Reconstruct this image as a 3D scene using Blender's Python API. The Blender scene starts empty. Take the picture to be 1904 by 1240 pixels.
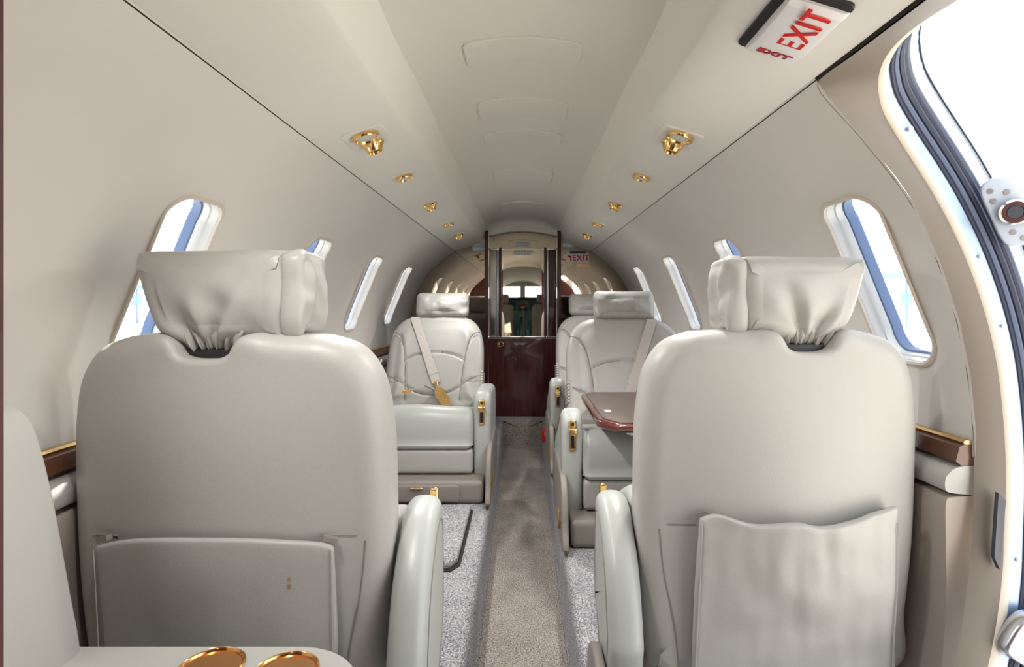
import bpy, bmesh, math, random
import numpy as np
from mathutils import Vector, noise
from mathutils.geometry import delaunay_2d_cdt

random.seed(7)
SC = bpy.context.scene
COL = SC.collection
ZC = 0.98            # eye height above the sunken aisle floor; meshes below are written relative to eye height
R = math.radians

# ------------------------------------------------------------------ camera, sky, sun, exposure
FPX = 1050.0
cam_d = bpy.data.cameras.new('camera')
cam = bpy.data.objects.new('camera', cam_d); COL.objects.link(cam)
cam.location = (0, 0, ZC); cam.rotation_euler = (R(90), 0, 0)
cam_d.sensor_width = 36.0; cam_d.lens = FPX / 1904 * 36.0
cam_d.shift_x = -(972 - 952) / 1904; cam_d.shift_y = -(620 - 564) / 1904
cam_d.clip_start = 0.01
SC.camera = cam

world = bpy.data.worlds.new('sky'); SC.world = world; world.use_nodes = True
bg = world.node_tree.nodes['Background']
bg.inputs[0].default_value = (0.90, 0.95, 1.0, 1); bg.inputs[1].default_value = 1.3

sun_d = bpy.data.lights.new('sun', 'SUN'); sun_d.energy = 9.0; sun_d.angle = R(1.0); sun_d.color = (1, .92, .80)
sun = bpy.data.objects.new('sun', sun_d); COL.objects.link(sun)
sun.location = (5, 0, 5)
sun.rotation_euler = Vector((0.12, -0.9, -1.0)).to_track_quat('-Z', 'Y').to_euler()

vs = SC.view_settings
vs.view_transform = 'Standard'; vs.look = 'None'; vs.exposure = 1.14; vs.gamma = 1.0; vs.use_curve_mapping = False
SC.cycles.max_bounces = 14; SC.cycles.diffuse_bounces = 8; SC.cycles.glossy_bounces = 6
SC.cycles.transparent_max_bounces = 12
SC.cycles.use_denoising = True
SC.cycles.caustics_reflective = False; SC.cycles.caustics_refractive = False

# ------------------------------------------------------------------ materials
def lin(c):
    return tuple((v / 12.92 if v <= .04045 else ((v + .055) / 1.055) ** 2.4) for v in c)
def hexc(h):
    return lin(tuple(int(h[i:i + 2], 16) / 255 for i in (0, 2, 4)))
MATS = {}
def mat(name, col, rough=.5, metal=0.0, bump=0.0, bscale=300.0, vary=0.0, vscale=8.0, coat=0.0, spec=.5, emit=None, detail=2.0, sheen=0.0):
    m = bpy.data.materials.new(name); m.use_nodes = True
    nt = m.node_tree; b = nt.nodes['Principled BSDF']
    c = hexc(col) if isinstance(col, str) else col
    b.inputs['Base Color'].default_value = (*c, 1)
    b.inputs['Roughness'].default_value = rough
    b.inputs['Metallic'].default_value = metal
    b.inputs['Specular IOR Level'].default_value = spec
    b.inputs['Coat Weight'].default_value = coat
    b.inputs['Coat Roughness'].default_value = .04
    b.inputs['Sheen Weight'].default_value = sheen
    tc = nt.nodes.new('ShaderNodeTexCoord')
    if vary:
        n = nt.nodes.new('ShaderNodeTexNoise'); n.inputs['Scale'].default_value = vscale; n.inputs['Detail'].default_value = 4
        nt.links.new(tc.outputs['Object'], n.inputs['Vector'])
        mx = nt.nodes.new('ShaderNodeMix'); mx.data_type = 'RGBA'
        mx.inputs[6].default_value = (*[v * (1 - vary) for v in c], 1)
        mx.inputs[7].default_value = (*[min(1, v * (1 + vary)) for v in c], 1)
        rr = nt.nodes.new('ShaderNodeMapRange'); rr.inputs[1].default_value = .3; rr.inputs[2].default_value = .7
        nt.links.new(n.outputs[0], rr.inputs[0]); nt.links.new(rr.outputs[0], mx.inputs[0])
        nt.links.new(mx.outputs[2], b.inputs['Base Color'])
    if bump:
        n2 = nt.nodes.new('ShaderNodeTexNoise'); n2.inputs['Scale'].default_value = bscale; n2.inputs['Detail'].default_value = detail
        nt.links.new(tc.outputs['Object'], n2.inputs['Vector'])
        bp = nt.nodes.new('ShaderNodeBump'); bp.inputs['Strength'].default_value = bump; bp.inputs['Distance'].default_value = .002
        nt.links.new(n2.outputs[0], bp.inputs['Height']); nt.links.new(bp.outputs[0], b.inputs['Normal'])
    if emit:
        b.inputs['Emission Color'].default_value = (*c, 1); b.inputs['Emission Strength'].default_value = emit
    MATS[name] = m
    return m
mat('leather', 'b0aea9', .42, bump=.12, bscale=420, vary=.02, vscale=5, spec=.45)
mat('leather_arm', 'afb2ae', .34, bump=.08, bscale=420, vary=.015, vscale=5, spec=.5)
mat('leather_dark', '8e8780', .48, bump=.1, bscale=380, spec=.4)
mat('strap', 'c3bdb6', .7, bump=.3, bscale=900)
mat('liner', 'dedad5', .62, bump=.03, bscale=500, vary=.012, vscale=3, spec=.25)
mat('valance', 'e8e6df', .5, bump=.03, bscale=600, spec=.3)
mat('headliner', 'e0dcd4', .62, bump=.03, bscale=600, vary=.012, vscale=3, spec=.25)
mat('panel_low', 'aa9f96', .6, bump=.05, bscale=500)
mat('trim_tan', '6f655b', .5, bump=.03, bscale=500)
mat('trim_cream', 'd3c9bc', .4)
mat('gap', '2a2724', .9)
mat('stain', 'a08a66', .6)
mat('gold', (.92, .60, .24), .16, 1.0)
mat('gold_soft', (.80, .56, .28), .32, 1.0)
mat('copper', (.90, .46, .18), .14, 1.0)
mat('chrome', (.86, .87, .89), .12, 1.0)
mat('steel', (.62, .65, .70), .28, 1.0, bump=.05, bscale=60)
mat('blue_metal', (.36, .46, .64), .35, .6)
mat('rubber', '2c3348', .55)
mat('rubber_grey', '56617a', .5)
mat('skin_white', 'c3cedd', .35, coat=.3)
mat('gasket', '5f7396', .5)
mat('reveal', 'cdcdca', .25, spec=.6)
mat('mirror', (.58, .50, .40), .015, 1.0)
mat('mirror_door', (.66, .60, .50), .015, 1.0)
mat('mirror_satin', (.52, .50, .45), .18, 1.0)
mat('sticker', 'd9e4ec', .5)
mat('sticker_white', 'f2f2f0', .5)
mat('ink', '3b4048', .6)
mat('sign_white', 'f0eef0', .35)
mat('sign_red', 'd8180c', .4)
mat('sign_red_dark', 'a81624', .5)
mat('black', '17171a', .45)
mat('dark_grey', '3c3f4c', .5)
mat('red_plastic', 'c42418', .4)
mat('table_leather', '54463f', .42, bump=.15, bscale=500)
mat('cockpit_teal', '86bccb', .5, vary=.35, vscale=60)
mat('cockpit_dark', '22262c', .6)
mat('cockpit_screen', '2f6f84', .2, vary=.3, vscale=30)
mat('concrete', 'c9c6be', .8, vary=.06, vscale=.3)
mat('hangar', 'c3cfdb', .7, vary=.04, vscale=.5)
mat('hangar_dark', '7f97b4', .6)

def mahogany():
    m = bpy.data.materials.new('mahogany'); m.use_nodes = True; nt = m.node_tree; b = nt.nodes['Principled BSDF']
    tc = nt.nodes.new('ShaderNodeTexCoord'); mp = nt.nodes.new('ShaderNodeMapping'); mp.inputs['Scale'].default_value = (14, 14, 1.5)
    nt.links.new(tc.outputs['Object'], mp.inputs[0])
    n = nt.nodes.new('ShaderNodeTexNoise'); n.inputs['Scale'].default_value = 4; n.inputs['Detail'].default_value = 6
    nt.links.new(mp.outputs[0], n.inputs['Vector'])
    cr = nt.nodes.new('ShaderNodeValToRGB')
    cr.color_ramp.elements[0].position = .3; cr.color_ramp.elements[0].color = (.035, .006, .007, 1)
    cr.color_ramp.elements[1].position = .75; cr.color_ramp.elements[1].color = (.12, .02, .014, 1)
    nt.links.new(n.outputs[0], cr.inputs[0]); nt.links.new(cr.outputs[0], b.inputs['Base Color'])
    b.inputs['Roughness'].default_value = .3; b.inputs['Coat Weight'].default_value = .8; b.inputs['Coat Roughness'].default_value = .04
    MATS['mahogany'] = m
mahogany()
mat('mahogany_red', '561a10', .2, coat=1.0, vary=.3, vscale=20)
mat('wood_strip', '5d3a28', .3, coat=.5, vary=.25, vscale=18)

def carpet(name, c0, c1):
    m = bpy.data.materials.new(name); m.use_nodes = True; nt = m.node_tree; b = nt.nodes['Principled BSDF']
    tc = nt.nodes.new('ShaderNodeTexCoord')
    v = nt.nodes.new('ShaderNodeTexVoronoi'); v.inputs['Scale'].default_value = 260
    n = nt.nodes.new('ShaderNodeTexNoise'); n.inputs['Scale'].default_value = 240; n.inputs['Detail'].default_value = 3
    n3 = nt.nodes.new('ShaderNodeTexNoise'); n3.inputs['Scale'].default_value = 9; n3.inputs['Detail'].default_value = 4
    for q in (v, n, n3): nt.links.new(tc.outputs['Object'], q.inputs['Vector'])
    a = nt.nodes.new('ShaderNodeMath'); a.operation = 'MULTIPLY'; a.inputs[1].default_value = .16
    nt.links.new(n3.outputs[0], a.inputs[0])
    s = nt.nodes.new('ShaderNodeMath'); s.operation = 'ADD'
    nt.links.new(n.outputs[0], s.inputs[0]); nt.links.new(a.outputs[0], s.inputs[1])
    cr = nt.nodes.new('ShaderNodeValToRGB')
    cr.color_ramp.elements[0].position = .44; cr.color_ramp.elements[0].color = (*hexc(c0), 1)
    cr.color_ramp.elements[1].position = .74; cr.color_ramp.elements[1].color = (*hexc(c1), 1)
    nt.links.new(s.outputs[0], cr.inputs[0]); nt.links.new(cr.outputs[0], b.inputs['Base Color'])
    bp = nt.nodes.new('ShaderNodeBump'); bp.inputs['Strength'].default_value = .8; bp.inputs['Distance'].default_value = .004
    nt.links.new(v.outputs[0], bp.inputs['Height']); nt.links.new(bp.outputs[0], b.inputs['Normal'])
    b.inputs['Roughness'].default_value = .95; b.inputs['Specular IOR Level'].default_value = .1
    MATS[name] = m
carpet('carpet', '69686c', 'd2d1d6')
carpet('carpet_aisle', '69615a', 'cbc2ba')

def pane_mat():
    m = bpy.data.materials.new('pane'); m.use_nodes = True; nt = m.node_tree
    nt.nodes.remove(nt.nodes['Principled BSDF']); out = nt.nodes['Material Output']
    t = nt.nodes.new('ShaderNodeBsdfTransparent'); t.inputs[0].default_value = (.95, .97, 1, 1)
    g = nt.nodes.new('ShaderNodeBsdfGlossy'); g.inputs['Roughness'].default_value = .02
    mx = nt.nodes.new('ShaderNodeMixShader'); mx.inputs[0].default_value = .05
    nt.links.new(t.outputs[0], mx.inputs[1]); nt.links.new(g.outputs[0], mx.inputs[2]); nt.links.new(mx.outputs[0], out.inputs[0])
    MATS['pane'] = m
pane_mat()

# ------------------------------------------------------------------ mesh helpers
class MB:
    def __init__(self):
        self.v = []; self.f = []
    def add(self, vs, fs):
        o = len(self.v); self.v += [tuple(p) for p in vs]; self.f += [tuple(i + o for i in q) for q in fs]
        return self
    def loft(self, rings, closed=True, cap=True):
        n = len(rings[0]); vs = [p for r in rings for p in r]; fs = []
        for i in range(len(rings) - 1):
            for j in range(n if closed else n - 1):
                k = (j + 1) % n
                fs.append((i * n + j, i * n + k, (i + 1) * n + k, (i + 1) * n + j))
        if cap and closed:
            fs.append(tuple(range(n))); fs.append(tuple((len(rings) - 1) * n + j for j in range(n)))
        return self.add(vs, fs)
    def box(self, x0, x1, y0, y1, z0, z1):
        vs = [(x, y, z) for z in (z0, z1) for y in (y0, y1) for x in (x0, x1)]
        return self.add(vs, [(0, 2, 3, 1), (4, 5, 7, 6), (0, 1, 5, 4), (1, 3, 7, 5), (3, 2, 6, 7), (2, 0, 4, 6)])
    def tube(self, pts, r, n=8, closed=False):
        P = [Vector(p) for p in pts]; rings = []
        up = None
        for i, p in enumerate(P):
            a = P[(i - 1) % len(P)] if closed or i > 0 else p
            b = P[(i + 1) % len(P)] if closed or i < len(P) - 1 else p
            t = (b - a).normalized()
            if up is None:
                up = t.orthogonal().normalized()
            up = (up - t * up.dot(t)).normalized(); s = t.cross(up)
            rr = r[i] if isinstance(r, (list, tuple)) else r
            rings.append([p + up * rr * math.cos(q * 2 * math.pi / n) + s * rr * math.sin(q * 2 * math.pi / n) for q in range(n)])
        if closed: rings.append(rings[0])
        return self.loft(rings, True, not closed)
    def ribbon(self, pts, side, w, t):
        P = [Vector(p) for p in pts]; rings = []
        for i, p in enumerate(P):
            a = P[max(0, i - 1)]; b = P[min(len(P) - 1, i + 1)]
            d = (b - a).normalized(); s = Vector(side[i] if isinstance(side, list) else side)
            s = (s - d * s.dot(d)).normalized(); nn = d.cross(s)
            ww = w[i] if isinstance(w, (list, tuple)) else w
            rings.append([p + s * ww / 2 + nn * t / 2, p - s * ww / 2 + nn * t / 2, p - s * ww / 2 - nn * t / 2, p + s * ww / 2 - nn * t / 2])
        return self.loft(rings)
    def slab(self, outline, T, r, mp, nin=8, front=None, back=None, nr=4, fade=.06):
        o = np.array(outline, float); n = len(o)
        if (np.sum(o[:, 0] * np.roll(o[:, 1], -1) - np.roll(o[:, 0], -1) * o[:, 1])) < 0: o = o[::-1]
        t = np.roll(o, -1, 0) - np.roll(o, 1, 0); t /= np.linalg.norm(t, axis=1)[:, None] + 1e-9
        inn = np.stack([-t[:, 1], t[:, 0]], 1)
        r = np.full(n, r) if np.isscalar(r) else np.array([r(*p) for p in o]); rc = r[:, None]
        c = o.mean(0); ins = o + inn * rc; rings = []
        def face(sign, fn):
            res = []
            for k in range(nin):
                s = 1 - (k + 1) / nin
                uv = c + (ins - c) * max(s, 1e-4)
                w = np.full(n, sign * T / 2)
                if fn is not None:
                    d = np.hypot(*(uv - ins).T); e = (d / fade).clip(0, 1); e = e * e * (3 - 2 * e)
                    w = w + sign * np.array(fn(uv[:, 0], uv[:, 1], e))
                res.append((uv, w))
            return res
        edge = []
        for k in range(2 * nr + 1):
            a = -math.pi / 2 + math.pi * k / (2 * nr)
            edge.append((o + inn * rc * (1 - math.cos(a)), (T / 2 - r) * (1 if a > 1e-6 else (-1 if a < -1e-6 else 0)) + r * math.sin(a)))
        allr = face(-1, back)[::-1] + edge + face(1, front)
        rings = [[mp(uv[i, 0], uv[i, 1], w[i]) for i in range(n)] for uv, w in allr]
        return self.loft(rings, True, True)
    def rbox(self, x0, x1, y0, y1, z0, z1, r=.01, re=None, bulge=0.0):
        re = re if re is not None else r
        w, h, T = x1 - x0, z1 - z0, y1 - y0; cx, cy, cz = (x0 + x1) / 2, (y0 + y1) / 2, (z0 + z1) / 2
        ol = rrect(w, h, max(r, .0006))
        b = (lambda u, v, e: bulge * e) if bulge else None
        return self.slab(ol, T, min(re, T / 2 * .98), lambda u, v, q: (cx + u, cy - q, cz + v), nin=6 if bulge else 2, front=b, nr=3)
    def revolve(self, prof, axis_o, ax, n=24):
        ax = Vector(ax).normalized(); a = ax.orthogonal().normalized(); b = ax.cross(a); O = Vector(axis_o)
        rings = [[O + ax * h + (a * math.cos(q * 2 * math.pi / n) + b * math.sin(q * 2 * math.pi / n)) * rr for q in range(n)] for rr, h in prof]
        return self.loft(rings, True, True)
    def build(self, name, material, parent=None, smooth=True, world=None, angle=35):
        """vertices are world coordinates relative to eye height; parent gives the origin"""
        me = bpy.data.meshes.new(name)
        if parent is None:
            A = np.array(self.v); org = Vector(((A[:, 0].min() + A[:, 0].max()) / 2, (A[:, 1].min() + A[:, 1].max()) / 2, A[:, 2].min()))
            loc = org + Vector((0, 0, ZC))
        else:
            org = WL(parent) - Vector((0, 0, ZC)); loc = Vector((0, 0, 0))
        me.from_pydata([(p[0] - org[0], p[1] - org[1], p[2] - org[2]) for p in self.v], [], self.f)
        bm = bmesh.new(); bm.from_mesh(me)
        bmesh.ops.remove_doubles(bm, verts=bm.verts, dist=1e-5)
        bmesh.ops.recalc_face_normals(bm, faces=bm.faces)
        bm.to_mesh(me); bm.free()
        me.materials.append(MATS[material])
        if smooth:
            me.shade_smooth()
            me.set_sharp_from_angle(angle=R(angle))
        ob = bpy.data.objects.new(name, me); COL.objects.link(ob)
        ob.location = loc; ob.parent = parent
        return ob
def WL(o):
    l = Vector(o.location)
    while o.parent is not None:
        o = o.parent; l = l + Vector(o.location)
    return l
def tag(o, label=None, cat=None, group=None, kind=None):
    if label: o['label'] = label
    if cat: o['category'] = cat
    if group: o['group'] = group
    if kind: o['kind'] = kind
    return o
def thing(name, loc, label=None, cat=None, group=None, kind=None):
    o = bpy.data.objects.new(name, None); COL.objects.link(o); o.empty_display_size = .1
    o.location = (loc[0], loc[1], loc[2] + ZC)
    return tag(o, label, cat, group, kind)
def copy_tree(o, parent=None):
    c = o.copy(); COL.objects.link(c); c.parent = parent
    for ch in list(o.children): copy_tree(ch, c)
    return c
def rrect(w, h, r, n=5):
    pts = []
    for cx, cy, a0 in ((w / 2 - r, h / 2 - r, 0), (-w / 2 + r, h / 2 - r, 90), (-w / 2 + r, -h / 2 + r, 180), (w / 2 - r, -h / 2 + r, 270)):
        for k in range(n + 1):
            a = R(a0 + 90 * k / n); pts.append((cx + r * math.cos(a), cy + r * math.sin(a)))
    return pts
def spline(pts, n, closed=True):
    P = [np.array(p, float) for p in pts]; m = len(P); out = []
    segs = m if closed else m - 1
    for i in range(segs):
        p0 = P[(i - 1) % m] if closed or i > 0 else P[0]
        p1 = P[i]; p2 = P[(i + 1) % m]
        p3 = P[(i + 2) % m] if closed or i + 2 < m else P[m - 1]
        for k in range(n):
            t = k / n
            out.append(tuple(.5 * ((2 * p1) + (-p0 + p2) * t + (2 * p0 - 5 * p1 + 4 * p2 - p3) * t * t + (-p0 + 3 * p1 - 3 * p2 + p3) * t ** 3)))
    if not closed: out.append(tuple(P[-1]))
    return out
def resample(pts, n, closed=True):
    P = np.array(pts, float)
    Q = np.vstack([P, P[:1]]) if closed else P
    d = np.r_[0, np.cumsum(np.linalg.norm(np.diff(Q, axis=0), axis=1))]
    s = np.linspace(0, d[-1], n + 1)[:-1] if closed else np.linspace(0, d[-1], n)
    return [tuple(np.interp(x, d, Q[:, k]) for k in range(Q.shape[1])) for x in s]
def groove(curves, depth, width):
    C = [np.array(spline(c, 6, False)) for c in curves]
    def fn(u, v, e):
        best = np.full(u.shape, 9.0)
        for c in C:
            a = c[:-1]; b = c[1:]; ab = b - a; L = (ab ** 2).sum(1) + 1e-12
            t = (((u[:, None] - a[:, 0]) * ab[:, 0] + (v[:, None] - a[:, 1]) * ab[:, 1]) / L).clip(0, 1)
            d = np.hypot(u[:, None] - a[:, 0] - t * ab[:, 0], v[:, None] - a[:, 1] - t * ab[:, 1]).min(1)
            best = np.minimum(best, d)
        return -depth * np.exp(-(best / width) ** 2)
    return fn
def text_obj(txt, size, material, parent, pos, xdir, ydir, extrude=.0006, align='CENTER', squeeze=1.0, bold=.0, space=1.0):
    cu = bpy.data.curves.new('lettering', 'FONT'); cu.body = txt; cu.size = size; cu.align_x = align; cu.align_y = 'CENTER'
    cu.space_character = space; cu.extrude = extrude; cu.offset = bold; cu.resolution_u = 3
    ob = bpy.data.objects.new('lettering', cu); COL.objects.link(ob); cu.materials.append(MATS[material])
    x = Vector(xdir).normalized(); y = Vector(ydir); y = (y - x * y.dot(x)).normalized(); z = x.cross(y)
    from mathutils import Matrix
    m = Matrix((x * squeeze, y, z)).transposed().to_4x4()
    rel = Vector(pos) + Vector((0, 0, ZC)) - WL(parent)
    m.translation = rel
    bpy.context.view_layer.update()
    me = bpy.data.meshes.new_from_object(ob.evaluated_get(bpy.context.evaluated_depsgraph_get()))
    bpy.data.objects.remove(ob); me.name = 'lettering'
    if not me.materials: me.materials.append(MATS[material])
    ob = bpy.data.objects.new('lettering', me); COL.objects.link(ob)
    ob.parent = parent; ob.matrix_local = m
    return ob

# ------------------------------------------------------------------ the cabin shell
Y1 = 4.0            # aft bulkhead
ZF = -.80           # raised floor
ZA = -.98           # sunken aisle
CZ = -.25; CR = .82 # centre height and radius of the round liner
def wall_r(th): 
    t = min(1, max(0, (th - 28) / 25)); return CR - .03 * t * t * (3 - 2 * t)
def wp(s, th, y, dr=0.0):
    r = wall_r(th) + dr
    return (s * r * math.cos(R(th)), y, CZ + r * math.sin(R(th)))
TH_TOP = 53.5
TH_BOT = -2.0

# floor: raised sides with a carpeted trough down the middle
m = MB()
half = [(.90, ZF), (.45, ZF), (.165, ZF), (.145, ZF - .004), (.134, ZF - .016), (.130, ZF - .05), (.128, ZA + .01), (.124, ZA), (.06, ZA)]
prof = [(-x, z) for x, z in half] + [(0, ZA)] + [(x, z) for x, z in half[::-1]]
ys = [-1.9, -.5] + [i * .2 for i in range(0, 20)] + [3.9]
m.loft([[(x, y, z) for x, z in prof] for y in ys], False)
floor = m.build('floor', 'carpet', angle=70)
tag(floor, kind='structure')
a = MB(); a.loft([[(x, y, ZA + .004) for x in (-.122, -.06, 0, .06, .122)] for y in (-1.9, 0, 1, 2, 3, 3.895)], False)
a.build('aisle_runner', 'carpet_aisle', floor)
a = MB(); a.slab(spline([(-.135, ZA), (.135, ZA), (.15, ZF - .02), (.15, ZF), (-.15, ZF), (-.15, ZF - .02)], 4), .02, .004, lambda u, v, w: (u, 3.905 - w, v), nin=2)
a.build('step_riser', 'carpet_aisle', floor)
a = MB(); a.box(-.9, .9, 3.9, 4.2, ZF - .02, ZF); a.build('step_top', 'carpet', floor)
# carpeted hatch in front of the facing seat, with its dark gap
a = MB(); a.slab([(-.52, 1.68), (-.215, 1.68), (-.19, 1.72), (-.19, 2.17), (-.205, 2.19), (-.52, 2.19)], .004, .001, lambda u, v, w: (u, v, ZF + .002 + w), nin=2)
a.build('hatch_gap', 'gap', floor)
a = MB(); a.slab([(-.51, 1.69), (-.222, 1.69), (-.199, 1.725), (-.199, 2.165), (-.21, 2.18), (-.51, 2.18)], .024, .008, lambda u, v, w: (u, v, ZF + .014 + w), nin=3)
a.build('floor_hatch', 'carpet', floor)
a = MB(); a.slab(rrect(.10, .30, .02), .03, .01, lambda u, v, w: (.20 + u, 2.56 + v, ZF + .015 + w), nin=2)
a.build('floor_hatch', 'carpet', floor)

# windows in the liner (y of the near edge); same on both sides
WIN = [.38, 1.10, 1.82, 2.54, 3.26]
WW = .185; TH0, TH1 = 9.0, 34.8
def win_outline(y0, n=6):
    rc = .05; k = R(1) * CR
    w, h = WW, (TH1 - TH0) * k
    return [(y0 + WW / 2 + u, (TH0 + TH1) / 2 + v / k) for u, v in rrect(w, h, rc, n)]
def inside(p, poly):
    x, y = p; c = False
    for i in range(len(poly)):
        x1, y1 = poly[i]; x2, y2 = poly[i - 1]
        if (y1 > y) != (y2 > y) and x < (x2 - x1) * (y - y1) / (y2 - y1) + x1: c = not c
    return c
# aft edge of the door liner on the right (y, angle)
L0 = [(.10, 51.6), (.40, 51.6), (.62, 51.6), (.75, 51.6), (.84, 51.6), (.91, 51.7), (.945, 51.0), (.965, 47.5), (.980, 43), (.995, 38.4), (1.006, 31.7), (1.018, 23.1), (1.022, 15.2), (1.023, 8.2), (1.021, 1.4), (1.008, -8.5), (.985, -17.5), (.965, -23), (.94, -32)]
LB = [(.10, 48.2), (.40, 48.2), (.62, 48.3), (.746, 48.6), (.808, 48.8), (.860, 48.6), (.905, 47.9), (.942, 46.7), (.972, 45), (1.0, 42.2), (1.016, 37), (1.020, 29), (1.020, 20), (1.018, 10), (1.016, 2), (1.003, -8.5), (.985, -15), (.960, -23), (.93, -32)]
def wall_side(s, name, ystart):
    wins = WIN if s < 0 else WIN[1:]
    polys = [win_outline(y) for y in wins]
    pts = []; edges = []
    def chain(ch, closed):
        o = len(pts); pts.extend(ch)
        edges.extend((o + i, o + i + 1) for i in range(len(ch) - 1))
        if closed: edges.append((o + len(ch) - 1, o))
    if s < 0:
        lead = [(ystart, TH_BOT + (TH_TOP - TH_BOT) * i / 24) for i in range(25)][::-1]
    else:
        lead = [p for p in L0 if p[0] >= .94 and p[1] >= -1]; lead = [(.93, TH_TOP)] + lead[0:] + [(1.021, TH_BOT)]
    bottom = [(y, TH_BOT) for y in np.arange(1.2, Y1 + .001, .2)]
    side = [(Y1, TH_BOT + (TH_TOP - TH_BOT) * i / 20) for i in range(1, 20)]
    top = [(y, TH_TOP) for y in np.arange(Y1, 1.15, -.2)]
    bound = lead + bottom + side + top
    chain(bound, True)
    for p in polys: chain(p, True)
    grown = [[(y + WW / 2 + (q[0] - y - WW / 2) * 1.06, (TH0 + TH1) / 2 + (q[1] - (TH0 + TH1) / 2) * 1.06) for q in p] for y, p in zip(wins, polys)]
    for y in np.arange(.04, Y1, .08):
        for t in np.arange(TH_BOT + 2.5, TH_TOP - .5, 2.5):
            p = (float(y), float(t))
            if inside(p, bound) and not any(inside(p, g) for g in grown): pts.append(p)
    sc = R(1) * CR
    res = delaunay_2d_cdt([Vector((p[0], p[1] * sc)) for p in pts], edges, [], 0, 1e-6)
    V = [(v[0], v[1] / sc) for v in res[0]]; F = []
    for f in res[2]:
        c = (sum(V[i][0] for i in f) / len(f), sum(V[i][1] for i in f) / len(f))
        if inside(c, bound) and not any(inside(c, p) for p in polys): F.append(tuple(f))
    m = MB(); m.add([wp(s, t, y) for y, t in V], F)
    return tag(m.build(name, 'liner', angle=80), kind='structure')
wall_left = wall_side(-1, 'wall_left', .0)
wall_right = wall_side(1, 'wall_right', .9)

# wood strip, gold edge, padded ledge and lower panel of each side wall
for s, wl, ya in ((-1, wall_left, .0), (1, wall_right, 1.03)):
    yy = [ya, 1.6, 2.4, 3.2, Y1 - .005]
    m = MB(); m.loft([[(s * .826, y, -.258), (s * .806, y, -.257), (s * .797, y, -.262), (s * .790, y, -.288), (s * .800, y, -.296), (s * .826, y, -.296)] for y in yy])
    m.build('wood_strip', 'wood_strip', wl)
    m = MB(); m.loft([[(s * .826, y, -.250), (s * .808, y, -.250), (s * .804, y, -.254), (s * .808, y, -.258), (s * .826, y, -.258)] for y in yy])
    m.build('gold_edge', 'gold_soft', wl)
    prof = spline([(.83, -.296), (.80, -.298), (.785, -.304), (.772, -.318), (.771, -.338), (.782, -.346), (.83, -.35)], 4, False)
    m = MB(); m.loft([[(s * x, y, z) for x, z in prof] for y in yy], True); m.build('ledge_pad', 'leather', wl)
    prof = spline([(.83, -.352), (.786, -.354), (.772, -.366), (.772, -.45), (.772, -.56), (.76, -.70), (.745, -.80), (.86, -.80)], 5, False)
    m = MB(); m.loft([[(s * x, y, z) for x, z in prof] for y in yy], True); m.build('side_panel', 'panel_low', wl)

# windows
def build_window(idx, s, y0):
    ol = win_outline(y0, 6); cy, ct = y0 + WW / 2, (TH0 + TH1) / 2
    def ring(scale, dr, dy=0):
        k = R(1) * CR
        res = []
        for y, t in ol:
            u, v = y - cy, (t - ct) * k
            L = math.hypot(u, v); q = (1 - scale / max(L, 1e-6))
            res.append(wp(s, ct + v * q / k, cy + u * q, dr))
        return res
    w = thing('window_%d' % idx, (s * .8, cy, -.1), kind='structure')
    m = MB(); m.loft([ring(-.010, -.0005), ring(-.008, -.004), ring(-.003, -.006), ring(.002, -.004), ring(.004, .004)], True, False)
    m.build('window_frame', 'trim_cream', w)
    m = MB(); m.loft([ring(.004, .002), ring(.006, .020), ring(.009, .022), ring(.010, .040)], True, False); m.build('reveal', 'reveal', w)
    m = MB(); m.loft([ring(.0095, .038), ring(.014, .040), ring(.0145, .044), ring(.013, .062)], True, False); m.build('gasket', 'gasket', w)
    m = MB(); m.loft([ring(.004, .058), ring(.004, .062)], True, True); m.build('pane', 'pane', w)
    return w
k = 1
for s in (-1, 1):
    for y in (WIN if s < 0 else WIN[1:]):
        build_window(k, s, y); k += 1

# ceiling
CE = .255
def ceil_z(x): return .60 - .062 * (x / CE) ** 2
m = MB()
xs = [CE * 1.15 * (i / 10 - 1) for i in range(21)]
m.loft([[(x, y, ceil_z(x) + .004 * math.sin(y * 9.5)) for x in xs] for y in [-.4 + i * .1 for i in range(43)] + [3.86]], False)
ceiling = tag(m.build('ceiling', 'headliner', angle=80), kind='structure')
m = MB()
rows = []
for i in range(9):
    a_ = i / 8 * math.pi / 2
    rows.append([(x, 3.86 + .13 * math.sin(a_), (ceil_z(x) + .004 * math.sin(3.86 * 9.5)) * math.cos(a_) ** .7 + (1 - math.cos(a_) ** .7) * (.512 - .04 * (x / CE) ** 2)) for x in xs])
rows.append([(x, Y1 + .06, .512 - .04 * (x / CE) ** 2) for x in xs])
m.loft(rows, False); m.build('fascia', 'headliner', ceiling)
for (ya, yb, wd) in ((1.26, 1.39, .272), (1.64, 1.78, .268), (1.94, 2.09, .27), (2.48, 2.76, .268), (3.32, 3.58, .262)):
    m = MB()
    m.slab(resample(rrect(wd, yb - ya, .018, 5), 64), .008, .0030, lambda u, v, w: (u, (ya + yb) / 2 + v, ceil_z(u) + .004 * math.sin(((ya + yb) / 2 + v) * 9.5) - .0015 - w), nin=3)
    m.build('ceiling_panel', 'headliner', ceiling)

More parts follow.
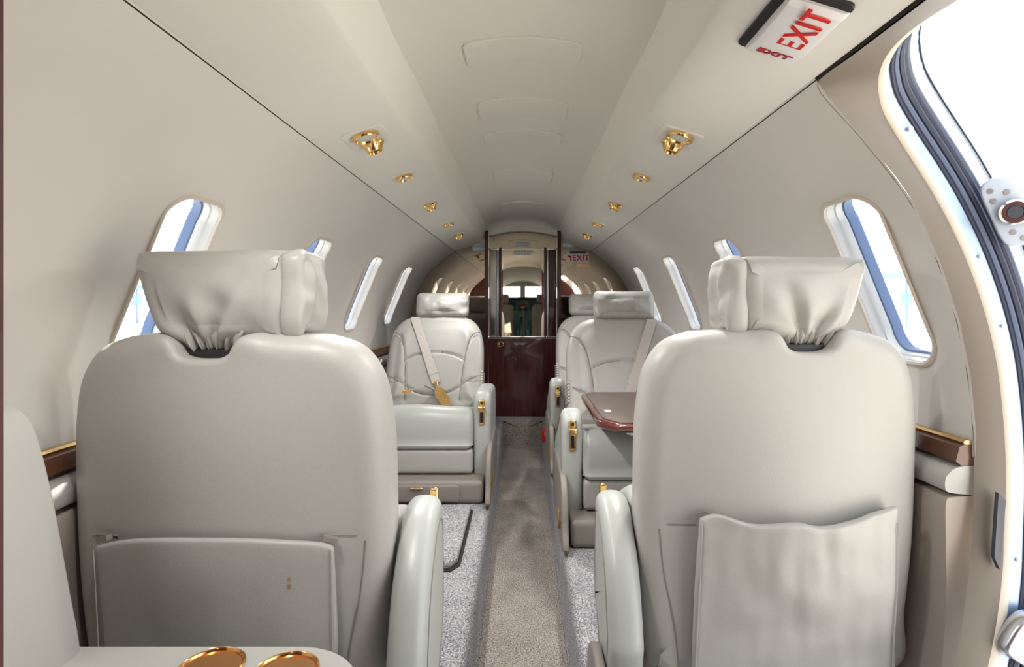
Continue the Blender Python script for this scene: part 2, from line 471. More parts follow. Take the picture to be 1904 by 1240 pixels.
# overhead rails (valances)
for s, nm in ((-1, 'trim_1'), (1, 'trim_2')):
    # x, z from the seam round to the ceiling edge
    pr = spline([(.492, .3895), (.487, .3755), (.470, .3775), (.40, .395), (.335, .4155), (.298, .4335), (.287, .447), (.275, .480), (.258, .532), (.256, .541), (.266, .56), (.30, .58), (.40, .60), (.50, .42)], 5, True)
    m = MB(); m.loft([[(s * x, y, z) for x, z in pr] for y in [.06 if s > 0 else .30, .8, 1.6, 2.4, 3.2, Y1 - .006]], True)
    t = tag(m.build(nm, 'valance', angle=60), kind='structure')
    m = MB(); m.loft([[(s * .496, y, .392), (s * .4845, y, .3755), (s * .4885, y, .3705), (s * .503, y, .374)] for y in (.3 if s < 0 else .06, 2, Y1 - .006)], True)
    m.build('seam_gap', 'gap', t)

# ------------------------------------------------------------------ door frame on the right
door = thing('door_1', (.9, .6, -.9), kind='structure')
def ring_pts(P, r, dy=0.0):
    return [(r * math.cos(R(t)), y + dy, CZ + r * math.sin(R(t))) for y, t in P]
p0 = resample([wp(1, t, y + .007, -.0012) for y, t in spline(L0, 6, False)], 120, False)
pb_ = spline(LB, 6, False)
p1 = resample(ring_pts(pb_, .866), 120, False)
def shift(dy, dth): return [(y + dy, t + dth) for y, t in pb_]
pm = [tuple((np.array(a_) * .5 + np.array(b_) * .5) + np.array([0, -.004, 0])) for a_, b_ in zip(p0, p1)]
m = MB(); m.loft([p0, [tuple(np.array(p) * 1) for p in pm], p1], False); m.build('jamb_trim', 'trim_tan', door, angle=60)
m = MB()
rr = [(.866, 0, 0), (.872, -.004, -.3), (.880, -.003, -.3), (.886, .004, .2), (.888, .014, .7)]
m.loft([resample(ring_pts(shift(b, c), a_), 120, False) for a_, b, c in rr], False); m.build('jamb_edge', 'trim_cream', door, angle=60)
def band(name, material, ra, rb, dy, dth, off=0.0):
    m = MB(); m.loft([resample(ring_pts(shift(dy, dth), ra), 120, False), resample(ring_pts(shift(dy + off, dth), rb), 120, False)], False)
    return m.build(name, material, door, angle=60)
band('jamb_strip', 'blue_metal', .886, .905, .006, .3)
for rad, tr, mt in ((.908, .0035, 'rubber'), (.916, .006, 'rubber_grey'), (.928, .0075, 'rubber'), (.939, .006, 'rubber'), (.947, .004, 'rubber_grey')):
    m = MB(); m.tube(resample(ring_pts(shift(.006, .2), rad), 110, False), tr, 8); m.build('door_seal', mt, door)
band('jamb_strip', 'rubber', .905, .95, .012, .5)
band('outer_skin', 'skin_white', .950, 1.012, .004, .2, .012)
m = MB(); m.tube(resample(ring_pts(shift(.006, .2), .976), 110, False), .0016, 6); m.build('skin_line', 'rubber', door)
# screws on the blue strip
for th in (39.0, 22.0, 13.5, -13.0):
    yv = float(np.interp(th, [p[1] for p in LB[::-1]], [p[0] for p in LB[::-1]]))
    q = Vector((.896 * math.cos(R(th)), yv + .004, CZ + .896 * math.sin(R(th))))
    m = MB(); m.revolve([(.0005, -.002), (.004, -.002), (.0045, 0), (.0045, .003)], q, (0, 1, 0), 12); m.build('screw', 'chrome', door)
# latch receptacle plate
th = 25.6; c = Vector((.954 * math.cos(R(th)), .995, CZ + .954 * math.sin(R(th))))
er = Vector((math.cos(R(th)), 0, math.sin(R(th)))); et = Vector((-math.sin(R(th)), 0, math.cos(R(th)))); en = (Vector((0, -1, 0)) - er * .55).normalized(); er = et.cross(en).normalized(); er = er if er.x > 0 else -er
m = MB(); m.slab(spline([(-.020, -.058), (.012, -.062), (.022, -.045), (.024, .03), (.008, .062), (-.012, .066), (-.028, .052), (-.030, 0), (-.03, -.04)], 4), .012, .003, lambda u, v, w: tuple(c + er * u + et * v + en * (w + .004)), nin=2)
pl = m.build('latch_plate', 'skin_white', door)
m = MB(); m.revolve([(.0005, .02), (.012, .02), (.0125, .024), (.019, .024), (.022, .020), (.022, .004)], c, en, 24); m.build('latch_ring', 'chrome', pl)
m = MB(); m.revolve([(.0005, .0235), (.011, .0235), (.011, .02)], c, en, 20); m.build('latch_bore', 'dark_grey', pl)
for u, v in ((-.016, .048), (.004, .036), (-.018, .030), (.012, -.032), (-.012, -.034), (-.002, -.05)):
    q = c + er * u + et * v
    m = MB(); m.revolve([(.0005, .0115), (.0045, .0115), (.005, .0095)], q, en, 12); m.build('screw', 'steel', pl)
# lower latch block
en = Vector((0, -1, 0))
th = -19.5; c2 = Vector((.905 * math.cos(R(th)), .955, CZ + .905 * math.sin(R(th))))
er = Vector((math.cos(R(th)), 0, math.sin(R(th)))); et = Vector((-math.sin(R(th)), 0, math.cos(R(th))))
m = MB(); m.slab(spline([(-.03, -.05), (.04, -.05), (.05, .03), (.01, .035), (-.02, .02), (-.035, -.02)], 4), .03, .008, lambda u, v, w: tuple(c2 + er * u + et * v + en * w), nin=3)
blk = m.build('latch_block', 'steel', door)
m = MB(); m.revolve([(.012, .012), (.014, .03), (.024, .03), (.026, .015)], c2 + er * .02 - et * .005, en, 20); m.build('latch_ring', 'chrome', blk)
# dark grille plate on the jamb trim
m = MB()
ring = [(.836, -5.6), (.836, -13.0), (.850, -14.3), (.850, -6.4)]
base = [Vector((r_ * math.cos(R(t)), .995 - .012 * (1 if t < -10 else 0), CZ + r_ * math.sin(R(t)))) for r_, t in ring]
m.loft([[tuple(b) for b in base], [tuple(b + Vector((0, -.008, 0))) for b in base]], True); m.build('jamb_grille', 'dark_grey', door, smooth=False)

# ------------------------------------------------------------------ aft bulkhead with smoked mirrors
PX = 1050 / Y1
aft = thing('wall_aft', (0, Y1, ZF), kind='structure')
lev = [(ZF, .84), (-.5, .84), (-.33, .84)] + [(wp(1, t, 0)[2] + .002, wp(1, t, 0)[0] + .004) for t in range(-2, 54, 3)] + [(.41, .47), (.50, .36), (.60, .275)]
for s in (-1, 1):
    m = MB()
    m.loft([[(s * .27, Y1, z), (s * x, Y1, z), (s * x, Y1 + .03, z), (s * .27, Y1 + .03, z)] for z, x in lev], True, True)
    m.build('mirror_panel', 'mirror', aft, smooth=False)
    m = MB(); m.rbox(s * .2565 - .0135, s * .2565 + .0135, Y1 - .03, Y1 + .09, ZF, .575, .003); m.build('post', 'mahogany', aft)
d2 = thing('door_2', (0, Y1 + .04, ZF), kind='structure')
YD = Y1 + .05
m = MB(); m.rbox(-.243, .243, Y1 - .01, Y1 + .03, ZF, -.246, .004); low = m.build('lower_panel', 'mahogany', d2)
m = MB(); m.rbox(-.243, .243, Y1 - .014, Y1 + .05, -.2455, -.238, .003); m.build('rail', 'mahogany', d2)
m = MB(); m.add([(-.243, YD, -.238), (.243, YD, -.238), (.243, YD, .384), (-.243, YD, .384)], [(0, 1, 2, 3)]); m.build('mirror_pane', 'mirror_door', d2, smooth=False)
m = MB(); m.add([(-.243, YD - .004, .388), (.243, YD - .004, .388), (.243, YD - .004, .55), (-.243, YD - .004, .55)], [(0, 1, 2, 3)]); m.build('header_mirror', 'mirror', d2, smooth=False)
m = MB(); m.rbox(-.243, .243, YD - .02, YD + .003, .382, .392, .003); m.build('track', 'chrome', d2)
for s in (-1, 1):
    m = MB(); m.rbox(s * .205 - .034, s * .205 + .034, YD - .016, YD - .001, -.238, .384, .002); m.build('stile_panel', 'mirror_satin' if s < 0 else 'mahogany', d2)
    m = MB(); m.rbox(s * .178 - .009, s * .178 + .009, YD - .03, YD - .001, -.238, .384, .006); m.build('stile', 'steel', d2)
    m = MB(); m.rbox(s * .160 - .009, s * .160 + .009, YD - .024, YD - .001, -.238, .40, .004); m.build('stile_edge', 'mahogany', d2)
m = MB(); m.tube([(x, Y1 - .016, z - .288) for x, z in spline([(-.175, -.014), (-.15, -.016), (-.135, 0), (-.15, .016), (-.175, .014)], 5)], .0035, 6, True); m.build('latch', 'gold', d2)
m = MB(); m.rbox(-.172, -.158, Y1 - .02, Y1 - .009, -.30, -.276, .003); m.build('latch_pull', 'gold', d2)

def placard(name, x, z, w, h, yp, material, label, cat, lines=2, head=False):
    p = thing(name, (x, yp, z - h / 2), label, cat)
    m = MB(); m.rbox(x - w / 2, x + w / 2, yp - .003, yp - .0005, z - h / 2, z + h / 2, .003, .0008); m.build('plate', material, p)
    if lines:
        for i in range(lines):
            zz = z + h * (.26 - .52 * (i / max(1, lines - 1) if lines > 1 else .5))
            hw = h * (.10 if not (head and i == 0) else .2)
            xx = x - w * .40; k = 0
            while xx < x + w * .38:
                L = w * (.05 + .07 * random.random())
                m = MB(); m.box(xx, min(xx + L, x + w * .42), yp - .0036, yp - .0028, zz - hw / 2, zz + hw / 2); m.build('print_mark', 'ink', p, smooth=False)
                xx += L + w * .025
    return p
placard('placard', -.313, .418, .086, .030, Y1, 'sticker', 'upper pale blue sticker on the mirror, left of the wood post', 'sticker')
placard('placard', -.313, .386, .086, .030, Y1, 'sticker', 'lower pale blue sticker on the mirror, left of the wood post', 'sticker')
placard('placard', .319, .413, .072, .031, Y1, 'sticker', 'pale blue sticker on the mirror above the small arrow exit sign', 'sticker')
placard('placard', -.002, .424, .110, .031, YD - .006, 'sticker', 'pale blue sticker on the mirrored header above the chrome track', 'sticker')
placard('placard', -.002, .362, .142, .030, YD, 'sticker_white', 'white lettered placard at the top of the mirrored centre door', 'placard', 2, True)
placard('placard', .430, .271, .096, .022, Y1, 'gold_soft', 'narrow gold label on the mirror below the small arrow exit sign', 'label', 0)
# small arrow EXIT sign on the mirror
ex = thing('exit_sign', (.388, Y1, .29), 'white sign with red arrow and EXIT lettering on the aft mirror', 'exit sign')
m = MB(); m.rbox(.309, .467, Y1 - .010, Y1 - .001, .288, .352, .003); m.build('plate', 'sign_white', ex)
m = MB(); m.rbox(.333, .446, Y1 - .012, Y1 - .001, .353, .371, .002); m.build('housing', 'dark_grey', ex)
text_obj('EXIT', .060, 'sign_red', ex, (.4095, Y1 - .0112, .3195), (1, 0, 0), (0, 0, 1), .0008, bold=.0012, squeeze=.92, space=1.08)
m = MB()
ap = [(.318, .333), (.330, .346), (.330, .339), (.343, .334), (.345, .322), (.345, .298), (.335, .298), (.335, .318), (.330, .326), (.330, .320)]
n = len(ap); m.add([(x, Y1 - .0118, z) for x, z in ap] + [(x, Y1 - .0102, z) for x, z in ap], [tuple(range(n)), tuple(range(n, 2 * n))] + [(i, (i + 1) % n, n + (i + 1) % n, n + i) for i in range(n)])
m.build('arrow', 'sign_red', ex, smooth=False)

# ------------------------------------------------------------------ forward end: partitions and cockpit (seen in the mirrors)
fwd = thing('wall_forward', (0, .2, ZF), kind='structure')
def partition(s, y, xin):
    o = [(xin, ZA if False else ZF), (xin, .62), (.42, .62)] + [(wp(1, t, 0)[0] + .01, wp(1, t, 0)[2] + .01) for t in range(54, -3, -4)] + [(.84, -.4), (.84, ZF)]
    o = [(s * x, z) for x, z in o]; n = len(o); m = MB()
    m.add([(x, y, z) for x, z in o] + [(x, y - .03, z) for x, z in o], [tuple(range(n)), tuple(range(n, 2 * n))] + [(i, (i + 1) % n, n + (i + 1) % n, n + i) for i in range(n)])
    return m.build('partition', 'mahogany', fwd, smooth=False)
partition(-1, .30, .2758); partition(1, .02, .272)
ck = thing('wall_cockpit', (0, -1.7, ZF), kind='structure')
m = MB()
pr = [(math.cos(R(t)) * .80, CZ + math.sin(R(t)) * .80) for t in range(-42, 223, 8)]
m.loft([[(x, y, z) for x, z in pr] for y in (.0, -.6, -1.2)] + [[(x * .8, -1.9, CZ + (z - CZ) * .8) for x, z in pr]], False); m.build('cockpit_liner', 'headliner', ck)
m = MB(); m.loft([[(x * q_, 0, CZ + (z - CZ) * q_) for x, z in pr] for q_ in (.985, 1.25)], False); m.build('ring_frame', 'headliner', ck)
# end wall with two windscreen openings
m = MB()
def quad(x0, x1, z0, z1): m.add([(x0, -1.9, z0), (x1, -1.9, z0), (x1, -1.9, z1), (x0, -1.9, z1)], [(0, 1, 2, 3)])
quad(-.7, .7, -.8, .10); quad(-.7, .7, .30, .5); quad(-.7, -.42, .10, .30); quad(.42, .7, .10, .30); quad(-.04, .04, .10, .30)
m.build('windscreen_frame', 'headliner', ck, smooth=False)
for s in (-1, 1):
    m = MB(); m.box(min(s * .04, s * .42), max(s * .04, s * .42), -1.905, -1.90, .10, .30); m.build('windscreen_pane', 'pane', ck, smooth=False)
pnl = thing('instrument_panel', (0, -1.5, ZF), 'teal instrument panel under the windscreen, seen in the centre mirror', 'instrument panel')
m = MB(); m.slab(spline([(-.55, -.75), (.55, -.75), (.56, .0), (.48, .07), (.1, .10), (-.1, .10), (-.48, .07), (-.56, 0)], 4), .08, .02, lambda u, v, w: (u, -1.45 + w, v), nin=3); m.build('panel', 'cockpit_teal', pnl)
m = MB(); m.rbox(-.5, .5, -1.55, -1.33, .06, .10, .02); m.build('glareshield', 'cockpit_dark', pnl)
for i, (x, z) in enumerate(((-.36, -.05), (-.19, -.05), (0, -.05), (.19, -.05), (.36, -.05))):
    m = MB(); m.rbox(x - .07, x + .07, -1.405, -1.39, z - .075, z + .07, .01); m.build('screen', 'cockpit_screen', pnl)
m = MB(); m.rbox(-.11, .11, -1.42, -.9, ZA, -.42, .02); m.build('pedestal', 'cockpit_teal', pnl)
def pilot_seat(x, label):
    t = thing('pilot_seat', (x, -.75, ZF), label, 'seat', 'pilot seats')
    m = MB(); m.rbox(x - .2, x + .2, -.82, -.70, -.55, -.02, .06, .05); m.build('backrest', 'leather', t)
    m = MB(); m.rbox(x - .12, x + .12, -.81, -.71, .0, .14, .03, .04); m.build('headrest', 'leather', t)
    m = MB(); m.rbox(x - .21, x + .21, -1.2, -.80, -.60, -.48, .03, .04); m.build('seat', 'leather', t)
    m = MB(); m.rbox(x - .15, x + .15, -1.1, -.75, ZF, -.60, .02); m.build('base', 'cockpit_dark', t)
pilot_seat(-.34, 'pilot seat reflected in the mirror on the left of the cockpit doorway')
pilot_seat(.34, 'pilot seat reflected in the mirror on the right of the cockpit doorway')
# tripod and camera whose reflection stands in the centre mirror
tri = thing('tripod', (0, -.08, ZA), 'dark camera tripod standing in the aisle, seen in the mirror', 'tripod')
for i, a_ in enumerate((90, 210, 330)):
    dx, dy = math.cos(R(a_)), math.sin(R(a_))
    m = MB(); m.tube([(dx * .03, -.08 + dy * .03, -.22), (dx * .07, -.08 + dy * .06, -.6), (dx * .105, -.08 + dy * .10, ZA + .006)], [.014, .011, .008], 8); m.build('leg', 'black', tri)
m = MB(); m.tube([(0, -.08, -.35), (0, -.08, -.06)], .011, 10); m.build('centre_column', 'dark_grey', tri)
m = MB(); m.revolve([(.012, -.20), (.035, -.20), (.035, -.25), (.012, -.25)], (0, -.08, 0), (0, 0, 1), 16); m.build('spider', 'black', tri)
m = MB(); m.rbox(-.03, .03, -.11, -.05, -.066, -.046, .005); m.build('head_plate', 'red_plastic', tri)
cb = thing('photo_camera', (0, -.09, -.046), 'black camera on the tripod, seen in the mirror', 'camera')
m = MB(); m.rbox(-.065, .065, -.13, -.075, -.045, .035, .01); m.rbox(-.02, .02, -.125, -.08, .03, .055, .008); m.build('body', 'black', cb)
m = MB(); m.revolve([(.001, -.078), (.034, -.078), (.036, -.05), (.036, -.022), (.030, -.020), (.028, -.03), (.001, -.032)], (0, 0, 0), (0, 1, 0), 24); m.build('lens', 'black', cb)

# ------------------------------------------------------------------ seats
def wrinkle(p, amp, sc, seed):
    q = Vector((p[0] * sc + seed, p[1] * sc, p[2] * sc * .8))
    return amp * (noise.noise(q) + .5 * noise.noise(q * 2.1))
def pillow(mb, cx, cy, cz, w, h, d, seed, tilt=0.0, amp=.006, folds=0, n=96, yaw=0.0, gather=0):
    """soft box headrest; folds>0 gives diagonal creases on the face with negative y"""
    ol = resample(rrect(w, h, min(w, h) * .22, 6), n)
    ct, st = math.cos(tilt), math.sin(tilt); cyw, syw = math.cos(yaw), math.sin(yaw)
    def mp(u, v, q):
        # q is toward -y
        e = 1 - .10 * (2 * u / w) ** 2 * (1 if abs(v) < h else 1)
        vv = v * (1 - .06 * math.cos(2 * u / w * 1.5)) 
        p = (u, q, vv)
        dq = wrinkle(p, amp, 22, seed)
        if folds:
            fr = math.sin((u * .75 + vv * 1.1) * 52 + seed + 2.2 * noise.noise(Vector((u * 9, vv * 9, seed)))) 
            wgt = max(0.0, min(1.0, (.35 * h - vv) / (h * .8)))
            dq += folds * .004 * fr * wgt
        if gather and (u * gather) > w * .30:
            g = ((u * gather) / (w / 2) - .6) / .4
            dq += .006 * g * math.sin(vv * 110 + 9 * q + seed); vv += .004 * g * math.sin(q * 95 + seed)
        qq = q * (1 if q < 0 else 1) + (dq if q > 0 else -dq)
        yq, zq = qq * ct - vv * st * 0, vv + qq * st * 0 
        yq = qq + vv * math.tan(tilt)
        x, y = u * cyw - (-yq) * syw, -yq * cyw + u * syw
        return (cx + x, cy + y, cz + zq)
    mb.slab(ol, d, min(d, h) * .34, mp, nin=16, nr=6, front=lambda u, v, e: .016 * ((1 - (2 * u / (w - .07)) ** 2).clip(0) * (1 - (2 * v / (h - .07)) ** 2).clip(0)), back=lambda u, v, e: .012 * ((1 - (2 * u / (w - .07)) ** 2).clip(0) * (1 - (2 * v / (h - .07)) ** 2).clip(0)))

def latch_gold(par, x, y, z):
    m = MB(); m.rbox(x - .013, x + .013, y - .007, y + .01, z - .075, z + .03, .005); lp = m.build('latch_plate', 'gold', par)
    m = MB(); m.rbox(x - .006, x + .006, y - .009, y - .005, z - .065, z - .022, .003); m.build('slot', 'black', lp)
    m = MB(); m.rbox(x - .015, x + .015, y - .022, y - .004, z - .016, z + .004, .004); m.build('lever', 'gold', lp)
    m = MB(); m.rbox(x - .005, x + .005, y - .009, y - .005, z + .010, z + .022, .003); m.build('slot', 'black', lp)

def facing_seat(side, cf, label, drop, hx=0.0, belt='full', xc=.47, bw=1.0, bo=0.0):
    """seat facing the camera; side -1 left / +1 right; cf = y of the cushion front"""
    s = side; X = lambda o: s * (xc + o)
    t = thing('cabin_seat', (s * xc, cf + .3, ZF), label, 'seat', 'forward-facing cabin seats')
    # base with side shroud and drawer
    m = MB(); xa, xb = sorted((X(-.315), X(.25)))
    m.rbox(xa, xb, cf - .075, cf + .5, ZF, ZF + .095, .02, .02); base = m.build('base', 'leather_dark', t)
    xa, xb = sorted((X(-.22), X(.12)))
    m = MB(); m.rbox(xa, xb, cf - .083, cf - .05, ZF + .012, ZF + .078, .012, .006); dr = m.build('drawer', 'leather_dark', base)
    m = MB(); m.rbox((xa + xb) / 2 - .025, (xa + xb) / 2 + .025, cf - .092, cf - .08, ZF + .064, ZF + .072, .003); m.build('pull', 'gold', dr)
    sh = spline([(cf - .095, ZF + .0), (cf - .10, ZF + .08), (cf - .06, ZF + .19), (cf + .03, ZF + .22), (cf + .40, ZF + .21), (cf + .44, ZF + .02), (cf + .30, ZF + .0)], 6)
    m = MB(); m.slab(sh, .022, .008, lambda u, v, w: (X(-.333) + w, u, v), nin=3); m.build('shroud', 'leather_dark', base)
    m = MB(); m.tube([(X(-.346), cf - .05, ZF + .06), (X(-.35), cf - .045, ZF + .085), (X(-.349), cf - .035, ZF + .12)], [.007, .0035, .003], 8); m.build('release_lever', 'gold', base)
    # skirt and cushion
    xa, xb = sorted((X(-.265), X(.262)))
    m = MB(); m.rbox(xa, xb, cf + .0, cf + .5, ZF + .098, ZF + .2, .015, .015); m.build('skirt', 'leather', t)
    co = spline([(cf + .012, ZF + .20), (cf - .002, ZF + .235), (cf + .0, ZF + .30), (cf + .022, ZF + .345), (cf + .08, ZF + .358), (cf + .30, ZF + .315), (cf + .56, ZF + .275), (cf + .60, ZF + .24), (cf + .58, ZF + .195), (cf + .3, ZF + .19)], 6)
    cg = groove([[(cf + .13, ZF + .1), (cf + .13, ZF + .4)]], .0, .01)
    m = MB(); wv = abs(xb - xa)
    m.slab(resample(co, 80), wv, .03, lambda u, v, w: ((xa + xb) / 2 + w, u, v + .014 * math.cos(w / wv * math.pi) * (1 if v > ZF + .3 else 0)), nin=4, nr=8); m.build('cushion', 'leather_arm', t)
    # arms
    for inb in (True, False):
        o0 = -.3 if inb else .279
        d = drop if inb else .0
        dz = 0 if inb else -.07
        ar = spline([(cf + .035, ZF + .065), (cf + .02, ZF + .16), (cf + .018, ZF + .36 + dz), (cf + .035, ZF + .415 + dz), (cf + .085, ZF + .432 + dz), (cf + .25, ZF + .425 - d * .5 + dz), (cf + .46, ZF + .40 - d + dz), (cf + .50, ZF + .30 - d), (cf + .44, ZF + .18), (cf + .25, ZF + .07), (cf + .09, ZF + .045)], 6)
        m = MB(); m.slab(resample(ar, 90), .072 if inb else .03, .024 if inb else .012, lambda u, v, w: (X(o0) + w, u, v), nin=4, nr=5); arm = m.build('armrest', 'leather_arm', t)
        if inb:
            il = resample([(cf + .27 + (u - cf - .27) * .82, ZF + .25 + (v - ZF - .25) * .84) for u, v in ar], 90)
            m = MB(); m.tube([(X(o0) - s * .0352, u, v) for u, v in il], .0022, 6, True); m.build('seam', 'leather_dark', arm)
            latch_gold(arm, X(o0), cf + .018, ZF + .372)
    # backrest: reclined slab, lateral u, up v
    H = .52; rec = .24
    bl = resample(spline([(-.255, -.02), (0, -.03), (.255, -.02), (.272, .12), (.272, .29), (.262, .385), (.235, .45), (.18, .495), (.09, .512), (-.09, .512), (-.18, .495), (-.235, .45), (-.262, .385), (-.272, .29), (-.272, .12)], 8), 190)
    seams = [[(-.262, .40), (-.215, .385), (-.185, .33), (-.165, .22), (-.15, .05), (-.15, -.01)], [(.262, .40), (.215, .385), (.185, .33), (.165, .22), (.15, .05), (.15, -.01)],
             [(-.172, .235), (-.10, .268), (0, .278), (.10, .268), (.172, .235)], [(-.275, .165), (-.2, .13), (-.10, .068), (0, .05), (.10, .068), (.2, .13), (.275, .165)]]
    gf = groove(seams, .010, .0055)
    def front(u, v, e):
        b = np.exp(-((np.abs(u) - .215) / .05) ** 2) * .018
        return gf(u, v, e) * 1 + e * (b + .012 * np.cos(u / .27 * 1.5) * np.sin((v / .49).clip(0, 1) * 3.14))
    yb, zb = cf + .57, ZF + .265
    ca = math.atan2(rec, .46)
    def mp(u, v, w):
        return (X(0) + s * (u * bw - bo), yb + v * math.sin(ca) - w * math.cos(ca) + .05 * (u / .27) ** 2 * -.4, zb + v * math.cos(ca) + w * math.sin(ca))
    m = MB(); m.slab(bl, .12, .045, mp, nin=34, front=front, nr=5); back = m.build('backrest', 'leather', t, angle=70)
    # dark stitched seam lines in the grooves
    def surf(u, v, dw=.0):
        uu, vv = np.array([u]), np.array([v])
        return mp(u, v, .06 + float(front(uu, vv, 1.0)[0]) + dw)
    for sm in seams:
        pts = [q for q in spline(sm, 8, False) if abs(q[0]) < .262 and q[1] > .02]
        m = MB(); m.tube([surf(u, v, .0015) for u, v in pts], .0022, 6); m.build('seam', 'leather_dark', back)
    # elastic gusset at the inboard side
    m = MB()
    for i in range(7): m.tube([mp(-.268, .10 + i * .014, .02 - .045), mp(-.275, .10 + i * .014, .0), mp(-.268, .10 + i * .014, .045)], .006, 6)
    m.build('gusset', 'strap', back)
    # headrest
    hy, hz = mp(0, .575, .035)[1:]
    m = MB(); pillow(m, X(hx), hy - .01, hz, .285, .140, .105, 3 * s + cf, tilt=-.25, amp=.005, folds=.5, gather=-s)
    m.build('headrest', 'leather', t)
    # belts
    if belt:
        pts = [surf(.13, .485, .006)] + [surf(.13 - q * .15 if belt == 'full' else .13 - q * .135, .47 - q * .36, .007) for q in (0, .15, .3, .45, .6, .75, .9, 1.0)]
        m = MB(); m.ribbon(pts, (1, 0, 0), .044, .003); bel = m.build('shoulder_belt', 'strap', t)
        e = Vector(pts[-1]); 
        m = MB(); m.ribbon([pts[-3], tuple(Vector(pts[-3]).lerp(e, .5))], (1, 0, 0), .047, .007); m.build('belt_keeper', 'strap', bel)
        if belt == 'full':
            b0 = e + Vector((0, -.01, -.0)); b1 = b0 + Vector((-s * .012, -.02, -.03)); b2 = b1 + Vector((-s * .058, -.05, -.072))
            m = MB(); m.tube([tuple(e), tuple(b0), tuple(b1)], [.012, .012, .006], 8); m.build('belt_ring', 'gold', bel)
            m = MB(); m.ribbon([tuple(b1), tuple(b1.lerp(b2, .2)), tuple(b1.lerp(b2, .8)), tuple(b2)], (1, -.2, .1), [.030, .054, .050, .030], .020); bk = m.build('buckle', 'gold', bel)
            m = MB(); mid0, mid1 = b1.lerp(b2, .25) + Vector((0, -.012, .008)), b1.lerp(b2, .75) + Vector((0, -.012, .008)); m.ribbon([tuple(mid0), tuple(mid1)], (1, -.2, .1), [.02, .012], .008); m.build('buckle_lid', 'gold', bk)
            m = MB(); m.ribbon([tuple(b2), tuple(b2 + Vector((-s * .06, -.03, -.025))), (X(-.25), b2.y + .02, ZF + .345)], (.3, -1, .3), .034, .003); m.build('lap_belt', 'strap', t)
            m = MB(); m.ribbon([tuple(b1 + Vector((s * .005, .012, -.012))), (X(.02), cf + .50, ZF + .39), (X(.09), cf + .47, ZF + .368)], (.6, -1, .3), .034, .003); m.build('lap_belt', 'strap', t)
            m = MB(); m.rbox(X(.10) - .022, X(.10) + .022, cf + .44, cf + .475, ZF + .362, ZF + .378, .004); m.build('belt_tongue', 'gold', t)
        else:
            m = MB(); m.revolve([(.001, 0), (.01, 0), (.01, .012), (.001, .012)], e + Vector((-s * .02, -.01, 0)), (0, -1, 0), 12); m.build('belt_stud', 'gold', bel)
    return t
facing_seat(-1, 2.32, 'pale leather seat facing us left of the aisle, gold belt buckle on it', 0.0, -.03, 'full', .47, .925, .012)
facing_seat(1, 1.91, 'pale leather seat facing us right of the aisle, behind the mahogany table', .16, .012, 'short')
facing_seat(1, 2.72, 'rearmost pale leather seat right of the aisle, half hidden by the one before it', .16, -.04, 'short')

